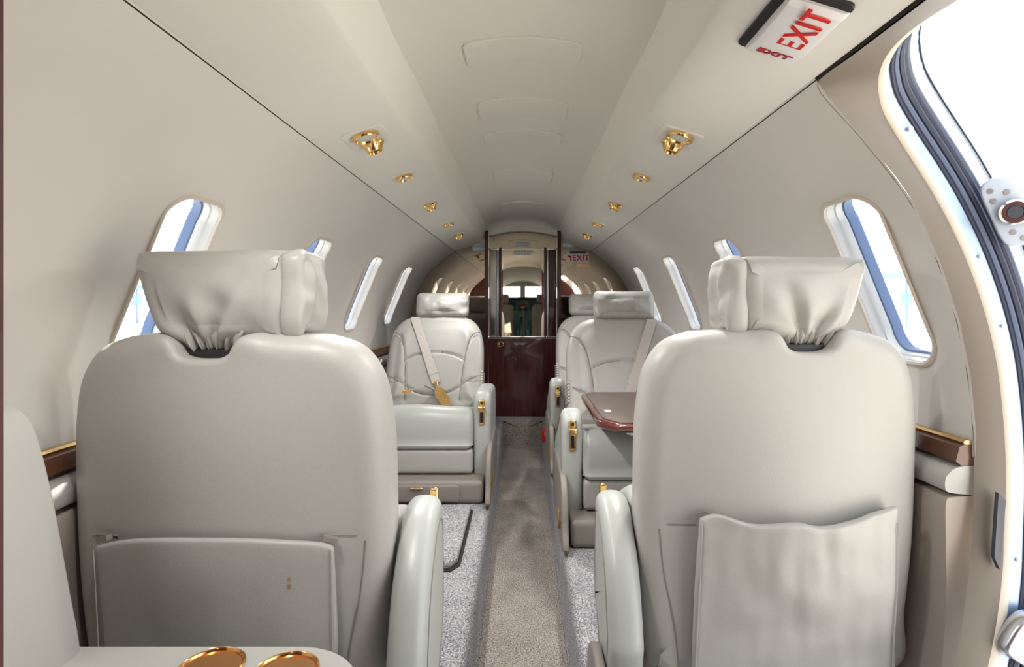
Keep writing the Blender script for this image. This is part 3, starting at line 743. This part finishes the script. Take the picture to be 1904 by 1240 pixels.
def near_seat(side, yr, label, xc, nu, pocket_seed, baggy):
    """seat with its back to the camera; yr = y of the rear face at the shoulders; nu = lateral place of the headrest notch"""
    s = side; X = lambda u: xc + u
    t = thing('cabin_seat', (xc, yr + .25, ZF), label, 'seat', 'aft-facing cabin seats')
    T = .12
    hw = .270
    top = -.048
    n0 = nu
    ol = spline([(-hw * .90, -.72), (0, -.73), (hw * .90, -.72), (hw * .96, -.60), (hw, -.45), (hw, -.28), (hw * .985, -.20), (hw * .93, -.125), (hw * .80, -.075), (hw * .60, top - .006)], 7, False) \
        + spline([(n0 + .085, top), (n0 + .060, top - .006), (n0 + .047, top - .022), (n0 + .040, top - .036), (n0 + .022, top - .043), (n0, top - .044), (n0 - .022, top - .043), (n0 - .040, top - .036), (n0 - .047, top - .022), (n0 - .060, top - .006), (n0 - .085, top)], 4, False) \
        + spline([(-hw * .60, top - .006), (-hw * .80, -.075), (-hw * .93, -.125), (-hw * .985, -.20), (-hw, -.28), (-hw, -.45), (-hw * .96, -.60), (-hw * .90, -.72)], 7, False)[:-1]
    ol = resample(ol, 230)
    ins = -s  # inboard lateral sign
    zs = -.387 if s < 0 else -.42
    sA = [(-.27, zs - .004), (-.22, zs), (-.17, zs + .004)]; sB = [(.17, zs + .004), (.22, zs), (.27, zs - .006)]
    seams = [sA, sB,
             [(ins * .235, zs - .01), (ins * .225, zs - .10), (ins * .205, zs - .2), (ins * .19, zs - .33)]]
    gr = groove(seams, .0016, .004)
    def rear(u, v, e):
        return .024 * ((1 - (u / (hw - .042)) ** 2).clip(0) * (1 - ((v + .384) / .294) ** 2).clip(0)) ** 1.5 + gr(u, v, e)
    def mp(u, v, w):   # w>0 toward the camera
        return (X(u), yr + T / 2 - w + .05 * (-.1 - v) + .018 * (u / hw) ** 2 - .012, v)
    m = MB(); m.slab(ol, T, lambda u, v: .042 - (.030 * math.exp(-((u - n0) / .085) ** 4) if v > -.15 else 0), mp, nin=30, front=rear, back=lambda u, v, e: e * .01 * np.cos(u / hw * 1.5), nr=7, fade=.09); back = m.build('backrest', 'leather', t, angle=75)
    def surf(u, v, dw=0.0): return mp(u, v, T / 2 + float(rear(np.array([u]), np.array([v]), 1.0)[0]) + dw)
    for sm, a_, b_ in ((sA, -.225, 0), (sB, 0, .225), (seams[2], -.3, .3)):
        pts = [surf(u, v, .0018) for u, v in spline(sm, 8, False) if a_ < u < b_]
        m = MB(); m.tube(pts, .0012, 6); m.build('seam', 'leather_dark', back)
    # dark slot under the headrest
    m = MB(); m.rbox(X(n0) - .043, X(n0) + .043, yr + .02, yr + .09, top - .06, top - .028, .006); m.build('headrest_slot', 'black', t)
    # pocket on the lower back
    pc = -.003 if s < 0 else .012
    pw = .193 if s < 0 else .182
    zt = zs + (.004 if s < 0 else .032)
    if not baggy:
        po = spline([(-pw, zt - .012), (-pw + .05, zt + .002), (-pw * .4, zt + .011), (0, zt + .013), (pw * .4, zt + .010), (pw - .03, zt - .002), (pw, zt - .012)], 8, False) + [(pw + .004, zt - .17), (pw - .006, zt - .32), (-pw + .012, zt - .32), (-pw + .008, zt - .17)]
    else:
        po = spline([(-pw, zt - .008), (-pw + .03, zt + .003), (-pw * .5, zt - .010), (-pw * .1, zt - .004), (pw * .15, zt - .012), (pw * .5, zt - .004), (pw - .05, zt + .006), (pw, zt + .014)], 8, False) + [(pw + .006, zt - .1), (pw + .012, zt - .31), (-pw - .008, zt - .31), (-pw - .006, zt - .13)]
    po = resample(po, 150)
    rnd = pocket_seed
    def pmap(u, v, w):
        d = .018 if not baggy else .022
        bag = 0
        if baggy:
            k = max(0.0, min(1.0, (v - (zt - .26)) / .26))
            bag = .014 * math.cos(u / pw * 1.4) * k + .005 * noise.noise(Vector((u * 14, v * 16, rnd))) + .004 * noise.noise(Vector((u * 30, v * 9 + u * 12, rnd + 4)))
        else:
            bag = .002 * noise.noise(Vector((u * 12, v * 10, rnd)))
        q = surf(u + pc, v, 0)
        return (q[0], q[1] - d - bag * (1 if w > 0 else .5) - w, v)
    m = MB(); m.slab(po, .014, .005, pmap, nin=22, nr=3); pk = m.build('pocket', 'leather', t, angle=70)
    if not baggy:   # small brown stain on the pocket
        for du, dv, ra in ((.129, -.440, .0035), (.1285, -.452, .0045)):
            m = MB(); m.add([(lambda q: (q[0], q[1] - .0006, q[2]))(pmap(du + ra * .7 * math.cos(i * .63), dv + ra * math.sin(i * .63), .0072)) for i in range(10)], [tuple(range(10))]); m.build('stain', 'stain', pk)
    # hem stitching beside the pocket
    for e in (-1, 1):
        q = surf(pc + e * (pw - .018), zt - .002, 0); q2 = surf(pc + e * (pw + .004), zt - .008, 0)
        m = MB(); m.ribbon([(q[0], q[1] - .012, q[2] + .003), (q2[0], q2[1] - .010, q2[2] + .001)], (0, 0, 1), .008, .010); m.build('elastic_tab', 'leather_dark', pk)
        pts = []
        for i in range(12):
            vv = zt - .014 - i * .026; uu = e * (pw - .001 + (-.002 if not baggy else .004) * i / 11) 
            q = pmap(uu, vv, .009); pts.append((q[0], q[1] - .0005, q[2]))
        m = MB(); m.tube(pts, .0010, 6); m.build('hem', 'leather', pk)
    # headrest with gathered cover: slanted on the outboard side, pulled into the notch below
    hwd = .131 if s < 0 else .121; q = -s
    hol = [(q * hwd * .97, .084), (q * hwd, .068), (q * hwd, .0), (q * hwd * .97, -.050), (q * hwd * .80, -.066), (0, -.070), (-q * hwd * .50, -.066), (-q * hwd * .70, -.045), (-q * hwd * .84, .0), (-q * hwd * .97, .050), (-q * hwd * 1.0, .068), (-q * hwd * .97, .082), (-q * hwd * .86, .089), (0, .0905), (q * hwd * .85, .0915)]
    hol = resample(spline(hol, 8), 190); hd = .135
    def fold(u, v):
        ph = math.atan2(v + .088, u); ds = math.hypot(u, v + .088)
        wv = math.sin(7.5 * ph + 2.2 * noise.noise(Vector((ph * 1.7, s * 3.1, 2))) + (1.0 if s < 0 else 2.3)) * math.exp(-((ds - .055) / .065) ** 2)
        big = math.exp(-(((u * q * .55 + v - .012 + .25 * u * u / .1) / .028) ** 2)) * max(0, 1 - (u / hwd) ** 2)
        return .0075 * wv - .005 * big * max(0, 1 - (abs(v) / .08) ** 2) + .003 * noise.noise(Vector((u * 22, v * 22, s)))
    def hmap(u, v, w):
        k = max(0.0, min(1.0, (.088 - v) / .03))
        return (X(n0) + u, yr + .070 - w * (1 - .10 * ((v - .01) / .08) ** 2) - fold(u, v) * k * (1 if w > 0 else .3), v)
    m = MB(); m.slab(hol, hd, .032, hmap, nin=34, nr=7, fade=.07, front=lambda u, v, e: .012 * (1 - (u / (hwd * .72)) ** 2).clip(0) * (1 - ((v - .012) / .048) ** 2).clip(0), back=lambda u, v, e: .012 * (1 - (u / (hwd * .72)) ** 2).clip(0) * (1 - ((v - .012) / .048) ** 2).clip(0))
    hr = m.build('headrest', 'leather', t, angle=85)
    # crumpled fold of cover at the inboard end
    ue = X(n0) + q * (hwd + .004)
    fo = resample(spline([(.012, .080), (.05, .094), (.10, .088), (.132, .060), (.140, .0), (.138, -.045), (.10, -.058), (.05, -.05), (.02, -.06), (.006, -.03), (.010, .03)], 7), 110)
    def fmap(u, v, w):
        cr = .0065 * math.sin(u * 70 + 3 * noise.noise(Vector((u * 10, v * 12, s * 2.0)))) + .006 * noise.noise(Vector((u * 26, v * 30, s * 5.0)))
        return (ue + q * (w + (cr if w > 0 else 0)), yr + u, v + .004 * noise.noise(Vector((u * 20, v * 14, 8))))
    m = MB(); m.slab(fo, .034, .012, fmap, nin=22, nr=4, fade=.03, front=lambda u, v, e: e * .012 * np.sin((u / .145).clip(0, 1) * 3.14)); m.build('cover_flap', 'leather', hr, angle=85)
    # gathered hem of the cover tucked into the notch
    m = MB(); rows = []
    for j in range(8):
        f = j / 7
        rows.append([(X(n0) + (i / 60 - .5) * (.125 - .045 * f), yr + .016 + .014 * f - .010 * math.sin(f * 3.1) + (.0042 * math.sin(i * .62 + 3.5 * noise.noise(Vector((i * .14, f, s)))) + .0015 * math.sin(i * 1.9)) * (.25 + f), -.035 - .047 * f + .003 * math.sin(i * .5)) for i in range(61)])
    back_rows = [[(x, y + .03, z) for x, y, z in r] for r in rows]
    for r, b in zip(rows, back_rows): r.extend(b[::-1])
    m.loft(rows, True, True); m.build('cover_gather', 'leather', hr, angle=85)
    # arms at the sides
    for inb in (True,):
        xo = s * (.190 if s < 0 else .192) if inb else s * .752
        wd = .066 if inb else .02
        yf = 1.135 if s < 0 else 1.265
        zt2 = -.372 if s < 0 else -.405
        ar = spline([(yf - .008, zt2 - .02), (yf - .05, zt2), (yf - .11, zt2 - .02), (yf - .19, zt2 - .10), (yf - .235, zt2 - .21), (yf - .235, ZF + .14), (yf - .20, ZF + .05), (yf - .12, ZF + .03), (yf - .045, ZF + .13), (yf + .0, zt2 - .24), (yf + .004, zt2 - .10)], 7)
        m = MB(); m.slab(resample(ar, 110), wd, .026 if inb else .009, lambda u, v, w: (xo + w, u, v), nin=5, nr=6); arm = m.build('armrest', 'leather_arm', t)
        if inb:
            cu, cv = yf - .115, (zt2 + ZF) / 2
            il = resample([(cu + (u - cu) * .76, cv + (v - cv) * .82) for u, v in ar], 100)
            m = MB(); m.tube([(xo + ins * .0325, u, v) for u, v in il], .0022, 6, True); m.build('seam', 'leather_dark', arm)
            m = MB(); m.rbox(xo + ins * .012 - .008, xo + ins * .012 + .008, yf - .004, yf + .012, zt2 - .05, zt2 + .001, .004); m.build('latch_plate', 'gold', arm)
    # seat cushion in front of the backrest
    co = spline([(yr + .13, -.44), (yr + .17, -.402), (yr + .24, -.415), (yr + .36, -.47), (yr + .47, -.545), (yr + .49, -.60), (yr + .46, -.64), (yr + .3, -.64), (yr + .13, -.62)], 6)
    xa, xb = sorted((xo_in(s), s * .74))
    m = MB(); m.slab(resample(co, 70), xb - xa, .03, lambda u, v, w: ((xa + xb) / 2 + w, u, v), nin=3, nr=5); m.build('cushion', 'leather_arm', t)
    # base and shroud
    xa, xb = sorted((s * .24, s * .70))
    yb = 1.0 if s < 0 else 1.20
    m = MB(); m.rbox(xa, xb, yr + .09, yr + .40, ZF, -.645, .015, .02); base = m.build('base', 'leather_dark', t)
    sh = spline([(yb - .2, ZF), (yb - .20, ZF + .10), (yb - .1, ZF + .125), (yb - .03, ZF + .10), (yb + .01, ZF + .03), (yb, ZF)], 6)
    m = MB(); m.slab(sh, .02, .008, lambda u, v, w: (s * .146 + w, u, v), nin=2); m.build('shroud', 'leather_dark', base)
    return t
def xo_in(s): return s * .228
near_seat(-1, .93, 'near pale leather seat turned away from us, smooth flat pocket, left of aisle', -.498, -.026, 2.0, False)
near_seat(1, 1.06, 'near pale leather seat turned away from us, baggy pocket, beside the open doorway', .496, .042, 7.0, True)

# ------------------------------------------------------------------ side bench with cup holders, lower left
bn = thing('side_bench', (-.6, .55, ZF), 'pale leather side bench in the lower left corner with two cup wells', 'bench')
YE = .76
bp_ = spline([(-.70, -.13), (-.665, -.142), (-.645, -.17), (-.622, -.26), (-.600, -.38), (-.585, -.47), (-.59, -.56), (-.72, -.58), (-.735, -.40), (-.725, -.2)], 6)
m = MB(); m.slab(resample(bp_, 80), .42, .02, lambda u, v, w: (u, YE - .21 + w, v), nin=4, nr=5); br = m.build('backrest', 'leather', bn)
m = MB(); m.tube(spline([(-.655, YE + .0005, -.235), (-.675, YE + .0005, -.262), (-.70, YE + .0005, -.28), (-.715, YE + .0005, -.287)], 4, False), .0018, 6); m.build('seam', 'leather_dark', br)
# console top with two wells
ct = resample([(-.60, .34), (-.20, .34)] + [(-.30 + .105 * math.cos(R(a_)), .655 + (YE - .655) * math.sin(R(a_))) for a_ in range(0, 91, 6)] + [(-.60, YE)], 140)
wells = [(-.395, .715), (-.297, .706)]
WR = .0365
polys = [ct] + [[(cx + WR * math.cos(a_ * math.pi / 16), cy + WR * math.sin(a_ * math.pi / 16)) for a_ in range(32)] for cx, cy in wells]
pts = []; ed = []
for p in polys:
    o = len(pts); pts += p; ed += [(o + i, o + (i + 1) % len(p)) for i in range(len(p))]
res = delaunay_2d_cdt([Vector(p) for p in pts], ed, [], 0, 1e-6)
F = []
for f in res[2]:
    c_ = (sum(res[0][i][0] for i in f) / len(f), sum(res[0][i][1] for i in f) / len(f))
    if inside(c_, ct) and not any(inside(c_, p) for p in polys[1:]): F.append(tuple(f))
m = MB(); m.add([(v[0], v[1], -.462) for v in res[0]], F)
cen = np.mean(np.array(ct), 0)
m.loft([[(x, y, -.462) for x, y in ct], [(cen[0] + (x - cen[0]) * 1.006, cen[1] + (y - cen[1]) * 1.006, -.466) for x, y in ct], [(cen[0] + (x - cen[0]) * 1.006, cen[1] + (y - cen[1]) * 1.006, -.50) for x, y in ct], [(cen[0] + (x - cen[0]) * .97, cen[1] + (y - cen[1]) * .97, ZF) for x, y in ct]], True, False)
m.build('console', 'leather', bn, angle=40)
for cx, cy in wells:
    m = MB(); m.revolve([(.0405, .0005), (.0405, .003), (.0385, .0045), (.0365, .003), (.0355, -.004), (.033, -.05), (.028, -.062), (.0005, -.064)], (cx, cy, -.462), (0, 0, 1), 40)
    m.f = [f for f in m.f if len(f) == 4 or len(f) > 4]; m.build('cup_well', 'copper', bn, angle=50)

# ------------------------------------------------------------------ folding table
tb = thing('folding_table', (.5, 2.0, -.40), 'glossy mahogany folding table with brown leather top, right of the aisle', 'table')
to = [(.285, 1.69), (.76, 1.69), (.76, 2.33), (.26, 2.33), (.232, 2.28), (.232, 1.77)]
def poly_slab(o, T, r, z, n=70):
    m = MB(); m.slab(resample(o, n), T, r, lambda u, v, w: (u, v, z + w), nin=2, nr=3); return m
poly_slab(to, .026, .010, -.377).build('top', 'mahogany_red', tb)
poly_slab([(.295, 1.712), (.545, 1.712), (.545, 2.30), (.272, 2.30), (.252, 2.268), (.252, 1.785)], .004, .0015, -.363).build('leather_inlay', 'table_leather', tb)
poly_slab([(.549, 1.712), (.75, 1.712), (.75, 2.30), (.549, 2.30)], .004, .0015, -.363).build('leather_inlay', 'table_leather', tb)
m = MB(); m.rbox(.275, .295, 1.885, 1.91, -.362, -.3595, .0005); m.build('sticker', 'sticker_white', tb)
m = MB(); m.rbox(.60, .768, 1.75, 1.80, -.43, -.39, .008); m.build('support_arm', 'steel', tb)
m = MB(); m.tube([(.335, 1.80, -.39), (.335, 1.79, -.41), (.36, 1.79, -.415)], .008, 8); m.build('catch', 'chrome', tb)

# ------------------------------------------------------------------ lamps and air outlets in the overhead rails
def rail_frame(s, y):
    o = Vector((s * .376, y, .4022)); ax = Vector((s * .40 - s * .335, 0, .395 - .4155)).normalized()  # outward across the rail
    n = ax.cross(Vector((0, 1, 0))); 
    if n.z > 0: n = -n
    return o, ax, n
FILL_W = 7.5
ORD = ['nearest', 'second', 'third', 'fourth', 'farthest', 'added fill light above the bench,']
SIDE = {-1: 'left', 1: 'right'}
def fixture(s, y, i, kind):
    o, ax, n = rail_frame(s, y); ly = Vector((0, 1, 0))
    nm = {'both': 'reading_lamp', 'lamp': 'reading_lamp', 'gasper': 'air_outlet'}[kind]
    lab = {'both': 'gold reading lamp and air outlet', 'lamp': 'gold reading lamp ring', 'gasper': 'gold round air outlet'}[kind]
    t = thing(nm, tuple(o), '%s, %s fitting along the %s overhead rail' % (lab, ORD[i], SIDE[s]), 'lamp' if kind != 'gasper' else 'air vent', 'gold fittings on the overhead rails')
    hw, hl = (.050, .062) if kind == 'both' else ((.038, .030) if kind == 'lamp' else (.036, .034))
    m = MB(); m.slab(rrect(2 * hw, 2 * hl, .012), .004, .0015, lambda u, v, w: tuple(o + ax * u + ly * v + n * (w + .001)), nin=2); m.build('plate', 'valance', t)
    def lamp(c, r):
        q = o + ly * c
        m = MB(); m.revolve([(r * .80, .001), (r, .001), (r, .009), (r * .95, .013), (r * .84, .013), (r * .78, .007), (r * .74, .004)], q, n, 28); rg = m.build('ring', 'gold', t)
        m = MB(); m.revolve([(.0005, .0115), (r * .5, .011), (r * .78, .0085), (r * .79, .003), (.0005, .003)], q, n, 20); m.build('lens', 'reveal', rg)
    def gasper(c, r):
        q = o + ly * c
        m = MB(); m.revolve([(r * .6, .001), (r, .001), (r * 1.0, .006), (r * .8, .012), (r * .62, .026), (r * .50, .028), (r * .42, .020), (.0005, .018)], q, n, 24); g = m.build('nozzle', 'gold', t)
        m = MB()
        for k_ in range(12):
            a_ = k_ * math.pi / 6; d = ax * math.cos(a_) + ly * math.sin(a_)
            m.tube([tuple(q + d * r * .86 + n * .004), tuple(q + d * r * .72 + n * .016)], .0022, 5)
        m.build('knurl', 'gold', g)
        m = MB(); m.revolve([(.0005, .0225), (r * .40, .0225), (r * .42, .018), (.0005, .017)], q, n, 16); m.build('bore', 'black', g)
    if kind != 'gasper':
        ld = bpy.data.lights.new('rail_fill_light', 'SPOT'); ld.energy = FILL_W; ld.spot_size = R(150); ld.spot_blend = 1.0; ld.shadow_soft_size = .025; ld.color = (1, .98, .945)  # fill spot added to brighten the cabin; the lamps themselves are off
        lo = bpy.data.objects.new('rail_fill_light', ld); COL.objects.link(lo); lo.parent = t
        lo.location = n * .03 + ly * (-.026 if kind == 'both' else 0); lo.rotation_euler = n.to_track_quat('-Z', 'Y').to_euler()
    if kind == 'both': lamp(.030, .031) if False else lamp(-.026, .033); gasper(.036, .029)
    elif kind == 'lamp': lamp(0, .028)
    else: gasper(0, .030)
    return t
for s in (-1, 1):
    for i, (y, kd) in enumerate(((1.372, 'both'), (1.78, 'lamp'), (2.28, 'gasper'), (2.84, 'lamp'), (3.29, 'gasper'))):
        fixture(s, y, i, kd)

fixture(-1, .62, 5, 'lamp')  # extra lamp fitting added out of view to brighten the near left seat
# big EXIT sign let into the right rail
es = thing('exit_sign', (.40, .80, .39), 'white wedge sign with red EXIT lettering in the right overhead rail', 'exit sign')
o, ax, n = rail_frame(1, .815); o = o + ax * .016; ly = Vector((0, 1, 0))
def E(u, v, w): return tuple(o + ax * u + ly * v + n * w)
m = MB(); m.slab(rrect(.098, .168, .010), .006, .002, lambda u, v, w: E(u - .006, v - .004, w + .001), nin=2); m.build('recess', 'black', es)
prof = [(-.074, -.01), (-.074, .008), (-.066, .014), (.028, .018), (.036, .0168), (.078, .008), (.080, -.01)]   # along y, height
m = MB()
rings = []
for u, k_ in ((-.041, .4), (-.038, .92), (-.032, 1), (.032, 1), (.038, .9), (.042, .4)):
    rings.append([E(u, v, h * k_ if h > 0 else h) for v, h in prof])
m.loft(rings, True); m.build('housing', 'sign_white', es, angle=30)
text_obj('EXIT', .052, 'sign_red', es, E(.008, -.026, .0168), tuple(-ly), tuple(-ax), .0008, bold=.0007, squeeze=.86, space=1.12)
fd = (Vector(E(0, .078, .008)) - Vector(E(0, .036, .0168))).normalized()
text_obj('EXIT', .026, 'sign_red_dark', es, tuple(Vector(E(0, .057, .0124)) + n * .0006), tuple(ax), tuple(-fd), .0006, bold=.0006, squeeze=1.0)

# red and white box at the foot of the aisle
rb = thing('fire_kit_box', (.132, 3.22, -.79), 'small red and white box at the end of the aisle by the right seats', 'box')
m = MB(); m.rbox(.108, .155, 3.20, 3.25, -.790, -.718, .006); m.build('body', 'red_plastic', rb)
m = MB(); m.rbox(.124, .144, 3.194, 3.201, -.748, -.726, .002); m.build('tag', 'sticker_white', rb)

# ------------------------------------------------------------------ outside
g = MB(); g.add([(-80, -80, -2.1), (80, -80, -2.1), (80, 80, -2.1), (-80, 80, -2.1)], [(0, 1, 2, 3)])
tag(g.build('apron', 'concrete', smooth=False), kind='structure')
def hangar(x, y, w, d, h, label, rot):
    t = thing('hangar', (x, y, -2.1), label, 'building')
    m = MB(); m.box(x - w / 2, x + w / 2, y - d / 2, y + d / 2, -2.1, -2.1 + h); m.build('walls', 'hangar', t, smooth=False)
    m = MB(); m.box(x - w / 2 - .3, x + w / 2 + .3, y - d / 2 - .3, y + d / 2 + .3, -2.1 + h, -2.1 + h + .5); m.build('roof', 'hangar_dark', t, smooth=False)
    xs_ = x - w / 2 - .02 if x > 0 else x + w / 2 + .02
    for i in range(5):
        yy_ = y - d / 2 + d * (i + .5) / 5
        m = MB(); m.box(xs_ - .03, xs_ + .03, yy_ - .7, yy_ + .7, -.2, .9); m.build('window', 'hangar_dark', t, smooth=False)
        m = MB(); m.box(xs_ - .04, xs_ + .04, yy_ - .05, yy_ + .05, -2.1, -2.1 + h); m.build('pilaster', 'hangar_dark', t, smooth=False)
hangar(42, 62, 16, 30, 4.4, 'pale blue hangar seen through the right cabin window', 0)
hangar(-48, 66, 14, 30, 3.6, 'pale blue hangar seen through the left cabin window', 0)
